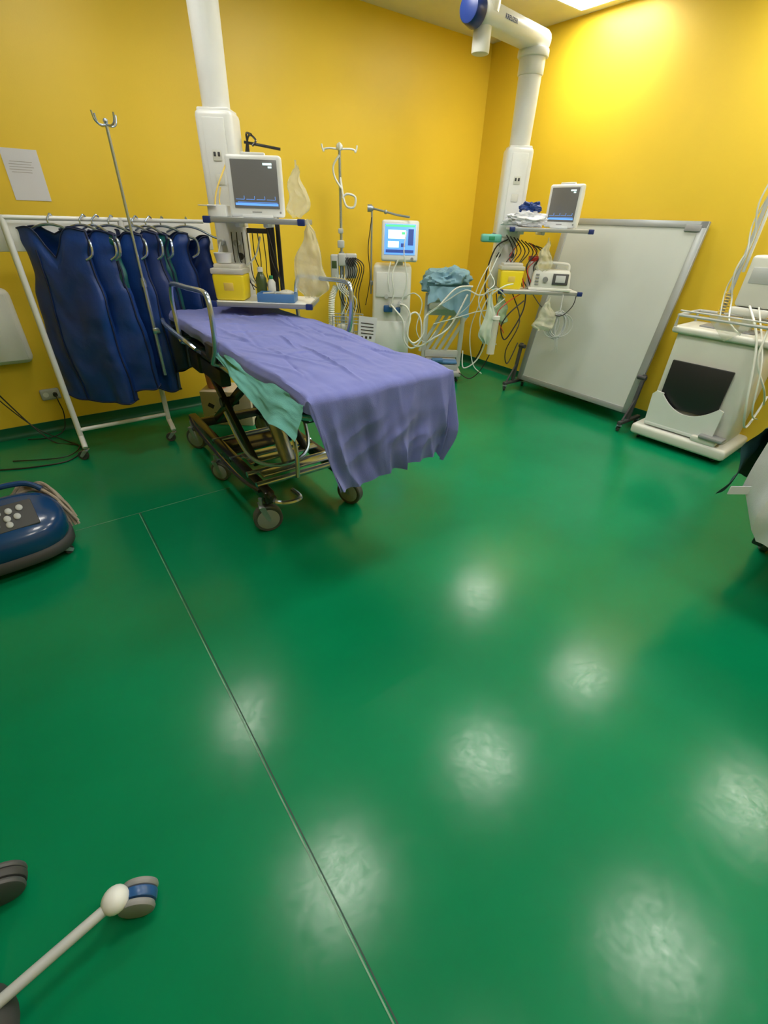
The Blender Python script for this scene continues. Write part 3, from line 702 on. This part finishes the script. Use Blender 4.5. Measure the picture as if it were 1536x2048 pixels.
# ---------------- ventilator
def vent():
    P=RF(.0,5.08);T=Thing('ventilator','cream hospital ventilator with lit touchscreen on a wheeled pedestal','ventilator',(P.x,P.y,0),A37)
    b=MB();b.box((.0,0,.74),(.39,.34,.86),.03,seg=3,taper=(.95,.94));b.box((0,-.02,.20),(.38,.34,.26),.03,seg=3);b.box((0,0,.12),(.46,.42,.05),.02);T.part('cabinet',b,CREAM)
    b=MB();b.box((-.0,-.172,1.0),(.31,.012,.22),.006);b.box((.0,-.175,.52),(.31,.01,.3),.006);T.part('front_panel',b,WHITE)
    for x,y in((-.19,-.16),(.19,-.16),(-.19,.16),(.19,.16)): caster(T,(x,y,0),.04,.025,1.2,DGREY,stem=.03)
    b=MB();b.box((.06,-.10,1.19),(.08,.08,.1),.015);T.part('screen_mount',b,LGREY)
    R=Rx(-.15)
    b=MB();b.box((.06,-.17,1.37),(.345,.05,.335),.022,R=R,seg=3);s=T.part('display_housing',b,WHITE)
    def pt(x,z):
        v=R@Vector((x,-.029,z));return (v.x+.06,v.y-.17,v.z+1.37)
    T.part('screen',MB().box(pt(0,.01),(.285,.004,.245),.001,R=R),SCRB,s)
    b=MB()
    for x,z,w,h in((-.03,.05,.16,.07),(-.06,-.03,.1,.05)):
        v=R@Vector((x,-.032,z));b.box((v.x+.06,v.y-.17,v.z+1.37),(w,.002,h),R=R)
    T.part('waveform_window',b,SCRW,s)
    b=MB()
    v=R@Vector((0,-.032,.118));b.box((v.x+.06,v.y-.17,v.z+1.37),(.27,.002,.016),R=R);v=R@Vector((.03,-.034,.06));b.box((v.x+.06,v.y-.17,v.z+1.37),(.03,.002,.02),R=R);T.part('status_bar',b,SCRG,s)
    b=MB()
    for x,z,w,h in((.1,.03,.05,.13),(0,-.085,.26,.025),(.03,-.035,.04,.03)):
        v=R@Vector((x,-.033,z));b.box((v.x+.06,v.y-.17,v.z+1.37),(w,.002,h),R=R)
    T.part('menu_panel',b,SCRN,s)
    b=MB();v=pt(.12,-.145);b.cyl(v,(v[0],v[1]-.02,v[2]),.014);T.part('knob',b,GREY)
    b=MB();b.box((-.03,-.20,.79),(.09,.05,.06),.01);b.box((.07,-.2,.78),(.05,.04,.05),.01);T.part('connector_block',b,BLUEP)
    b=MB();b.cyl((.0,-.17,.83),(.0,-.25,.83),.022);b.cyl((.09,-.17,.84),(.09,-.25,.84),.02);b.cyl((-.05,-.17,.9),(-.05,-.22,.9),.02);T.part('port',b,LGREY)
    b=MB()
    q=catmull([(.0,-.25,.83),(.04,-.32,.80),(.12,-.32,.70),(.14,-.3,.52),(.22,-.3,.44),(.31,-.3,.52),(.30,-.3,.70),(.24,-.3,.78),(.17,-.3,.72),(.17,-.3,.56),(.28,-.3,.46),(.44,-.28,.54),(.6,-.27,.66),(.74,-.25,.95)],16)
    b.tube(q,[.0095 if i%2 else .008 for i in range(len(q))],8)
    q=catmull([(.09,-.25,.84),(.15,-.33,.83),(.19,-.34,.74),(.17,-.34,.58),(.24,-.34,.50),(.33,-.32,.58),(.34,-.32,.74),(.46,-.3,.84),(.62,-.27,1.0),(.78,-.25,1.02)],16)
    b.tube(q,[.0095 if i%2 else .008 for i in range(len(q))],8)
    T.part('breathing_hose',b,TUBEW)
    b=MB();b.tube([(.05,-.23,1.22),(.0,-.26,1.1),(.02,-.26,.95),(.0,-.25,.83)],.007,k=6);b.tube([(.12,-.2,1.45),(.1,-.26,1.3),(.14,-.26,1.05),(.1,-.25,.86)],.006,k=6);b.tube([(-.02,-.2,1.2),(-.04,-.26,1.08),(-.02,-.26,.95)],.006,k=6)
    b.tube([(.12,-.22,.9),(.22,-.3,.95),(.30,-.3,.86),(.26,-.3,.62),(.36,-.3,.5),(.46,-.3,.62)],.005,k=7)
    T.part('clear_tube',b,TUBEC)
    b=MB();b.cyl((-.21,-.05,.9),(-.21,-.05,1.62),.009);b.tube([(-.21,-.05,1.62),(-.1,-.09,1.60),(.02,-.14,1.575),(.14,-.2,1.56)],.009);b.sph((-.21,-.05,1.62),.022);b.sph((-.08,-.1,1.595),.018);b.cyl((-.25,-.05,1.62),(-.21,-.05,1.62),.03)
    b.box((-.20,-.05,1.0),(.04,.04,.04),.006);T.part('support_arm',b,STEEL)
    b=MB();b.tube([(-.21,-.06,1.55),(-.24,-.08,1.3),(-.22,-.08,1.05),(-.26,-.1,.8)],.004,k=6);T.part('cable',b,DARK)
vent()
def trolley():
    P=RF(.585,5.30);T=Thing('equipment_trolley','small white trolley with slotted side panel and grey wheeled base','trolley',(P.x,P.y,0),A37)
    b=MB();b.box((0,-.02,.10),(.44,.40,.05),.012);b.box((0,-.16,.15),(.36,.03,.09),.008);b.box((0,.05,.18),(.34,.2,.1),.01);T.part('base',b,LGREY)
    for x,y in((-.17,-.16),(.17,-.16),(-.17,.12),(.17,.12)): caster(T,(x,y,0),.032,.022,1.,DGREY,stem=.02)
    b=MB()
    for x in(-.20,.20): b.box((x,-.02,.52),(.05,.03,.76),.008)
    b.box((0,-.02,.74),(.40,.03,.12),.008);b.box((0,-.02,.28),(.40,.03,.08),.008)
    for i in range(5):
        x=-.14+.07*i;b.box((x,-.02,.50),(.035,.028,.46),.006,R=Ry(.5))
    T.part('slotted_panel',b,CREAM)
    b=MB();b.box((0,0,.86),(.40,.34,.03),.01);b.box((0,.0,.80),(.36,.3,.09),.01);T.part('top_tray',b,CREAM)
    b=MB();b.box((.02,-.1,.215),(.3,.16,.02),.004);b.box((-.05,-.15,.238),(.12,.1,.025),.004);T.part('document_stack',b,TRAYB)
trolley()
P=RF(.585,5.22)
blob('blue_blanket','crumpled pale blue blanket heaped on the corner trolley','blanket',(P.x,P.y,.876),(.25,.20,.135),LBLUE,11,.45,nn=3)
def drapef(u,v):
    x=-.21+.42*u;n=noise.noise((u*3.2,1.3,2))
    dep=.04+.20*max(0,u-.25)**.8+.08*n+.02*noise.noise((u*9,4,1))
    return Vector((x*(1+.05*v)+.03*noise.noise((u*4,v*2,3)),-.20-.04*noise.noise((u*5,v,8))-.03*v-.012*math.sin(u*19)*v,.06-v*(dep+.10)))
Thing('blue_drape','pale blue cloth flap hanging unevenly over the trolley edge','cloth',(P.x,P.y,.93),A37,mb=MB().grid(drapef,50,24),m=LBLUE)
# ---------------- whiteboard
def wboard():
    T=Thing('rolling_whiteboard','large blank grey-white board in aluminium frame tilted against the wall','whiteboard',(4.2,2.45,0))
    an=math.atan2(.28,1.48);R=Ry(an);c=Vector((.065,0,.86));Hh=1.50;Wd=1.27
    T.part('panel',MB().box(c,(.018,Wd-.06,Hh-.06),R=R),BOARD)
    b=MB()
    for s in(-1,1):
        v=R@Vector((0,s*(Wd/2-.03),0));b.box(c+v,(.032,.062,Hh),.004,R=R)
        v=R@Vector((0,0,s*(Hh/2-.025)));b.box(c+v,(.032,Wd,.05),.004,R=R)
    fr=T.part('board_frame',b,ALU)
    b=MB()
    v=R@Vector((-.018,-Wd/2+.10,Hh/2-.05));b.box(c+v,(.012,.12,.045),.004,R=R)
    T.part('corner_clip',b,GREY,fr)
    for s in(-1,1):
        y=s*(Wd/2+.03)
        b=MB();b.box((-.10,y,.28),(.03,.03,.42),.005,R=Ry(.12));b.box((-.09,y,.085),(.34,.035,.03),.006);b.tube([(-.22,y,.1),(-.1,y,.28)],.010)
        b.cyl((-.08,y-s*.05,.46),(-.08,y+s*.02,.46),.02)
        T.part('stand_foot',b,DGREY)
        for x in(-.24,.06): caster(T,(x,y,0),.028,.02,.6,DGREY,stem=.02)
wboard()
# ---------------- right cart
def cart():
    T=Thing('anaesthesia_cart','off-white wheeled medical machine with black front panel and top rail','machine',(4.22,1.325,0),.05)
    T.o.scale=(1.05,1.14,1.0)
    b=MB();b.box((.02,0,.51),(.37,.54,.76),.035,seg=3,taper=(.96,1.0));b.box((.01,0,.895),(.40,.60,.05),.018,seg=3);T.part('cabinet',b,CREAM)
    b=MB();b.box((.02,.02,.925),(.16,.32,.012),.004);T.part('recess_tray',b,GREY)
    b=MB();b.box((-.0,0,.09),(.52,.64,.09),.025,seg=3);b.box((-.20,-.16,.155),(.10,.16,.05),.015);T.part('base',b,CREAM)
    T.part('foot_pedal',MB().box((-.215,-.20,.19),(.10,.15,.03),.012),GREY)
    for x,y in((-.2,.26),(-.2,-.26),(.18,.26),(.18,-.26)): caster(T,(x,y,0),.026,.02,.4,DGREY,stem=.005)
    T.part('black_panel',MB().box((-.185,.03,.50),(.02,.38,.36),.006),DARK)
    poly=[(-.20,.15),(.25,.15),(.262,.40),(.24,.43),(.19,.425)]
    n=14
    for i in range(n+1):
        t=i/n;y=.19-.36*t;z=.30+.11*(abs(t-.5)*2)**2.0
        poly.append((y,z))
    poly+=[(-.20,.40)]
    b=MB().prism([(y,z) for y,z in poly],-.222,.014,'x');b.box((-.20,.03,.16),(.05,.44,.03),.008);T.part('front_pocket',b,WHITE)
    b=MB();b.tube([(-.20,.28,.92),(-.20,.28,1.0),(-.20,-.26,1.0),(.1,-.28,1.0),(.18,.0,1.0),(.16,.28,1.0)],.011,closed=False);b.cyl((-.2,-.26,.92),(-.2,-.26,1.0),.008);b.cyl((.16,.28,.92),(.16,.28,1.0),.008);b.tube([(-.20,.28,1.0),(.16,.28,1.0)],.011)
    b.tube([(-.20,.28,1.03),(-.20,-.27,1.03)],.006)
    T.part('top_rail',b,LGREY)
    b=MB();b.cyl((-.02,.09,.92),(-.02,.09,2.05),.011);T.part('pole',b,LGREY)
    b=MB();b.box((-.005,.07,1.55),(.02,.015,.5),.003);T.part('scale_strip',b,WHITE)
    b=MB();b.tube([(-.03,.10,1.9),(-.05,.12,1.7),(-.03,.08,1.5),(-.06,.10,1.3),(-.04,.06,1.12),(-.14,.0,1.0),(-.2,-.1,.93)],.005,k=7);b.tube([(-.03,.07,1.85),(-.01,.12,1.6),(-.05,.08,1.4),(-.02,.12,1.2),(-.08,.08,1.02)],.0045,k=7);T.part('clear_hose',b,TUBEC)
    b=MB();b.box((.03,-.06,1.25),(.17,.20,.32),.02,seg=3);b.box((.03,-.06,1.06),(.20,.22,.05),.015);b.box((.03,-.06,.98),(.06,.06,.14),.01);T.part('infusion_pump',b,CREAM)
    T.part('pump_display',MB().box((-.056,-.05,1.29),(.006,.12,.10),.003),LGREY)
    b=MB();b.tube([(-.02+.022*math.cos(i*.7),.09+.022*math.sin(i*.7),1.17-.0022*i) for i in range(70)],.004,6);T.part('coiled_cord',b,YCORD)
    b=MB();b.tube([(-.05,-.05,1.1),(-.2,-.2,.9),(-.24,-.3,.5),(-.1,-.33,.3),(.1,-.33,.5)],.007,k=6);b.tube([(-.05,-.1,1.1),(-.22,-.27,.8),(-.2,-.34,.45),(.0,-.35,.35)],.005,k=6)
    b.tube([(-.02,-.15,1.1),(-.18,-.22,1.0),(-.23,-.25,.8),(-.16,-.34,.6),(.05,-.34,.45)],.006,k=6);T.part('clear_hose',b,TUBEW)
    b=MB()
    def tri(u,v): return Vector((-.21-.02*v+.03*v,.10-.26*u,1.03-.16*v*(1-abs(u-.5)*1.6)))
    b.grid(tri,12,8);T.part('plastic_cover',b,BAG)
cart()
# ---------------- second bed with cloths
T=Thing('hospital_bed','second wheeled stretcher with white bedding','bed',(3.36,0.10,0))
b=MB()
for y in(-.24,.24): b.box((0,y,.2),(1.3,.05,.06),.01)
for x in(-.5,0,.5): b.cyl((x,-.24,.22),(x,.24,.22),.016)
for x in(-.35,.35): b.cyl((x,0,.22),(x,0,.68),.05)
T.part('base_frame',b,BRONZE);T.part('deck',MB().box((0.06,0,.69),(1.8,.60,.05),.01),DGREY);T.part('mattress',MB().box((0,0,.765),(1.94,.64,.10),.04,seg=3),DARK)
for x in(-.35,.6):
    for y in(-.24,.24): caster(T,(x,y,0),.07,.04,.3,WHEEL)
def wsheet(u,v):
    s=-.47+1.3*u;t=-.16+v*.92
    x=2.37+max(s,0);y=.425-max(t,0);z=.835+.006*fbm(x*5,y*5)
    if s<0:
        fac=1-.42*max(0,min(1,(y-.31)/.11))
        h=-s*fac*.98;z-=h
        g=min(1,h*3)
        x-=.012+(.05*noise.noise((y*6,h*2,3))+.02*ridge(y*9,h*2,1)+.015*noise.noise((y*20,h*5,5)))*g
        if t<0: z=min(z,.835+t*.6-.0);x+=t*-.05
        y+=.03*noise.noise((y*4,h*4,9))*g
    elif t<0: z+=t*.95
    if t<0: y+=.015+.02*noise.noise((x*7,z*5,2))*min(1,-t*3)
    return Vector((x,y,z))
ws=Thing('white_sheet','white cotton sheet with a fabric tab hanging over the bed corner','sheet',mb=MB().grid(wsheet,110,90),m=WCLOTH)
b=MB();b.box((2.315,.44,.585),(.10,.004,.04),R=Rz(-.6));o=bpy.data.objects.new('fabric_tab',b.mesh('fabric_tab'));o.data.materials.append(PAPER);COL.objects.link(o);o.parent=ws.o
def dg(u,v):
    x=2.38+.87*u;w=v*1.6
    if w<.6: return Vector((x,.20+.26*w/.6,.862+.006*math.sin(x*20)))
    k=(w-.6);return Vector((x-.13*k*(1-u),.475+.05*noise.noise((x*8,k*2,1))*min(1,k*3)+.03*k,.857-.31*k*(1+.2*noise.noise((x*6,2,2)))))
Thing('green_gown','dark green cloth lying on the bed and hanging over its side','cloth',mb=MB().grid(dg,70,36),m=DGREEN)
# ---------------- boxes beneath stretcher head
c=RF(-1.37,3.80);T=Thing('cardboard_box','white printed cardboard box on the floor behind the stretcher wheels','box',(c.x,c.y,0),A37)
T.part('box_body',MB().box((0,0,.145),(.42,.26,.29),.004),CARD)
b=MB();b.box((.02,-.1315,.17),(.012,.002,.06));b.box((.05,-.1315,.17),(.012,.002,.06))
for i in range(4): b.box((0,-.1315,.11-.018*i),(.22,.002,.005))
b.box((-.13,-.1315,.17),(.05,.002,.035),R=Ry(.5));T.part('printed_mark',b,INK)
T.part('packing_tape',MB().box((0,0,.291),(.05,.262,.002)),CREAM)
c=RF(-1.47,3.82);T=Thing('salmon_bin','salmon-pink plastic container standing on the cardboard box','container',(c.x,c.y,.293),0)
T.part('bin_body',MB().lathe([(0,0),(.085,0),(.10,.25),(.105,.27),(.098,.27),(.08,.01),(0,.01)]),PINK);T.part('liner',MB().lathe([(.098,.27),(.112,.275),(.114,.20)],n=40),TRANSW)
# ---------------- warming unit
def warmer():
    T=Thing('patient_warmer','rounded dark blue patient warming unit with control buttons and hose','warming unit',(-.405,2.60,0),.1)
    T.o.scale=(1.0,1.05,1.08)
    def se(a,b_,c,e1,e2,z0,flat=0):
        def g(x,e): return math.copysign(abs(x)**e,x)
        def f(u,v):
            th=2*math.pi*u;ph=-math.pi/2+math.pi*v
            x=a*g(math.cos(ph),e1)*g(math.cos(th),e2);y=b_*g(math.cos(ph),e1)*g(math.sin(th),e2);z=c*g(math.sin(ph),e1)
            if z>0: z*= .8+.2*(y/b_) ; y*=1-.12*z/c
            return Vector((x,y,z+z0))
        return f
    T.part('housing',MB().grid(se(.25,.20,.135,.75,.7,.165),48,28,True),UNITB)
    T.part('base',MB().grid(se(.255,.205,.05,.4,.7,.085),48,16,True),DGREY)
    R=Rx(.45)
    T.part('handle_band',MB().tube([(-.2,.12,.26),(-.12,.16,.30),(.12,.16,.30),(.2,.12,.26)],.014,k=5),UNITB)
    s=T.part('control_panel',MB().box((.0,-.085,.258),(.27,.15,.012),.006,R=R),DGREY)
    b=MB()
    for x,y in((-.01,.03),(.035,.03),(.08,.035),(.02,-.01),(-.03,-.035),(.02,-.045),(.06,-.01)):
        v=R@Vector((x,y,.009));b.sph((v.x+.0,v.y-.085,v.z+.258),(.015,.018,.006),12,8,R)
    T.part('button',b,LGREY,s)
    v=R@Vector((-.085,.02,.008));T.part('dial',MB().sph((v.x+.0,v.y-.085,v.z+.258),(.028,.02,.008),16,8),DARK,s)
    for x,y in((-.17,-.13),(.17,-.13),(-.17,.13),(.17,.13)): caster(T,(x,y,0),.022,.02,.5,DGREY,stem=.01)
    b=MB();random.seed(3)
    for i in range(12):
        j=lambda a:random.uniform(-a,a)
        b.tube([(.06+j(.02),.20+j(.02),.22),(.14+j(.03),.20+j(.02),.255+j(.02)),(.21+j(.02),.15+j(.03),.24+j(.03)),(.255+j(.02),.06+j(.03),.18+j(.03)),(.27+j(.02),.0+j(.03),.09+j(.03))],.008,k=7)
    T.part('corrugated_hose',b,HOSEG)
warmer()
def base5():
    cx,cy=-.60,.635;T=Thing('wheeled_stand','five-legged chrome stand base with white joints and blue-grey twin casters','stand',(cx,cy,0))
    T.part('hub',MB().lathe([(0,.17),(.03,.165),(.05,.14),(.09,.115),(.115,.08),(.118,.05),(.10,.03),(0,.03)],n=36),DGREY)
    T.part('column',MB().cyl((0,0,.15),(0,0,.62),.022),CHROME)
    T.part('seat_support',MB().lathe([(0,.60),(.16,.60),(.18,.62),(.18,.66),(.16,.68),(0,.685)],n=36),DARK)
    for i,(deg,l) in enumerate(((13,.345),(78,.33),(157,.345),(229,.345),(301,.345))):
        a=math.radians(deg);d=Vector((math.cos(a),math.sin(a),0))
        T.part('leg',MB().cyl(d*.08+Vector((0,0,.105)),d*(l-.02)+Vector((0,0,.085)),.013,n=16),LGREY)
        T.part('leg_joint',MB().sph(d*(l-.005)+Vector((0,0,.088)),(.032,.032,.028)),WHITE)
        ex=Vector((math.cos(A37+.25),math.sin(A37+.25),0)) if i==0 else (Vector((.9,-.1,0)) if i==1 else d)
        rr=.045 if i==0 else .055
        ax=Vector((-ex.y,ex.x,0));c=d*(l+.01-(.03 if i==1 else 0))+ex*.030+Vector((0,0,rr))
        h=T.part('caster',MB().cyl(c-ax*.012,c+ax*.012,rr,n=28,bev=.004),BLUEP if i==0 else DGREY)
        for s in(-1,1): T.part('wheel',MB().cyl(c+ax*s*.013,c+ax*s*.032,rr-.001,n=28,bev=.008),GREY if i==0 else WHEEL,h)
base5()
# ---------------- world & camera
w=bpy.data.worlds.new('w');S.world=w;w.use_nodes=True
w.node_tree.nodes['Background'].inputs[0].default_value=(.9,.85,.7,1);w.node_tree.nodes['Background'].inputs[1].default_value=.1
d=Vector((-48,-1376,-900)).normalized();u=-d
fw=(Vector((0,0,-1))-Vector((0,0,-1)).dot(u)*u).normalized();rt=fw.cross(u).normalized()
def toworld(v): return FW.normalized()*v.dot(fw)+RT.normalized()*v.dot(rt)+Vector((0,0,1))*v.dot(u)
X=toworld(Vector((1,0,0)));Y=toworld(Vector((0,1,0)));Zc=toworld(Vector((0,0,1)))
M=Matrix((X,Y,Zc)).transposed().to_4x4();M.translation=Vector((0,0,H))
cam=bpy.data.cameras.new('camera');co=bpy.data.objects.new('camera',cam);COL.objects.link(co);co.matrix_world=M
cam.sensor_fit='VERTICAL';cam.sensor_height=36;cam.sensor_width=27;cam.lens=900/2048*36;cam.clip_start=.02
S.camera=co
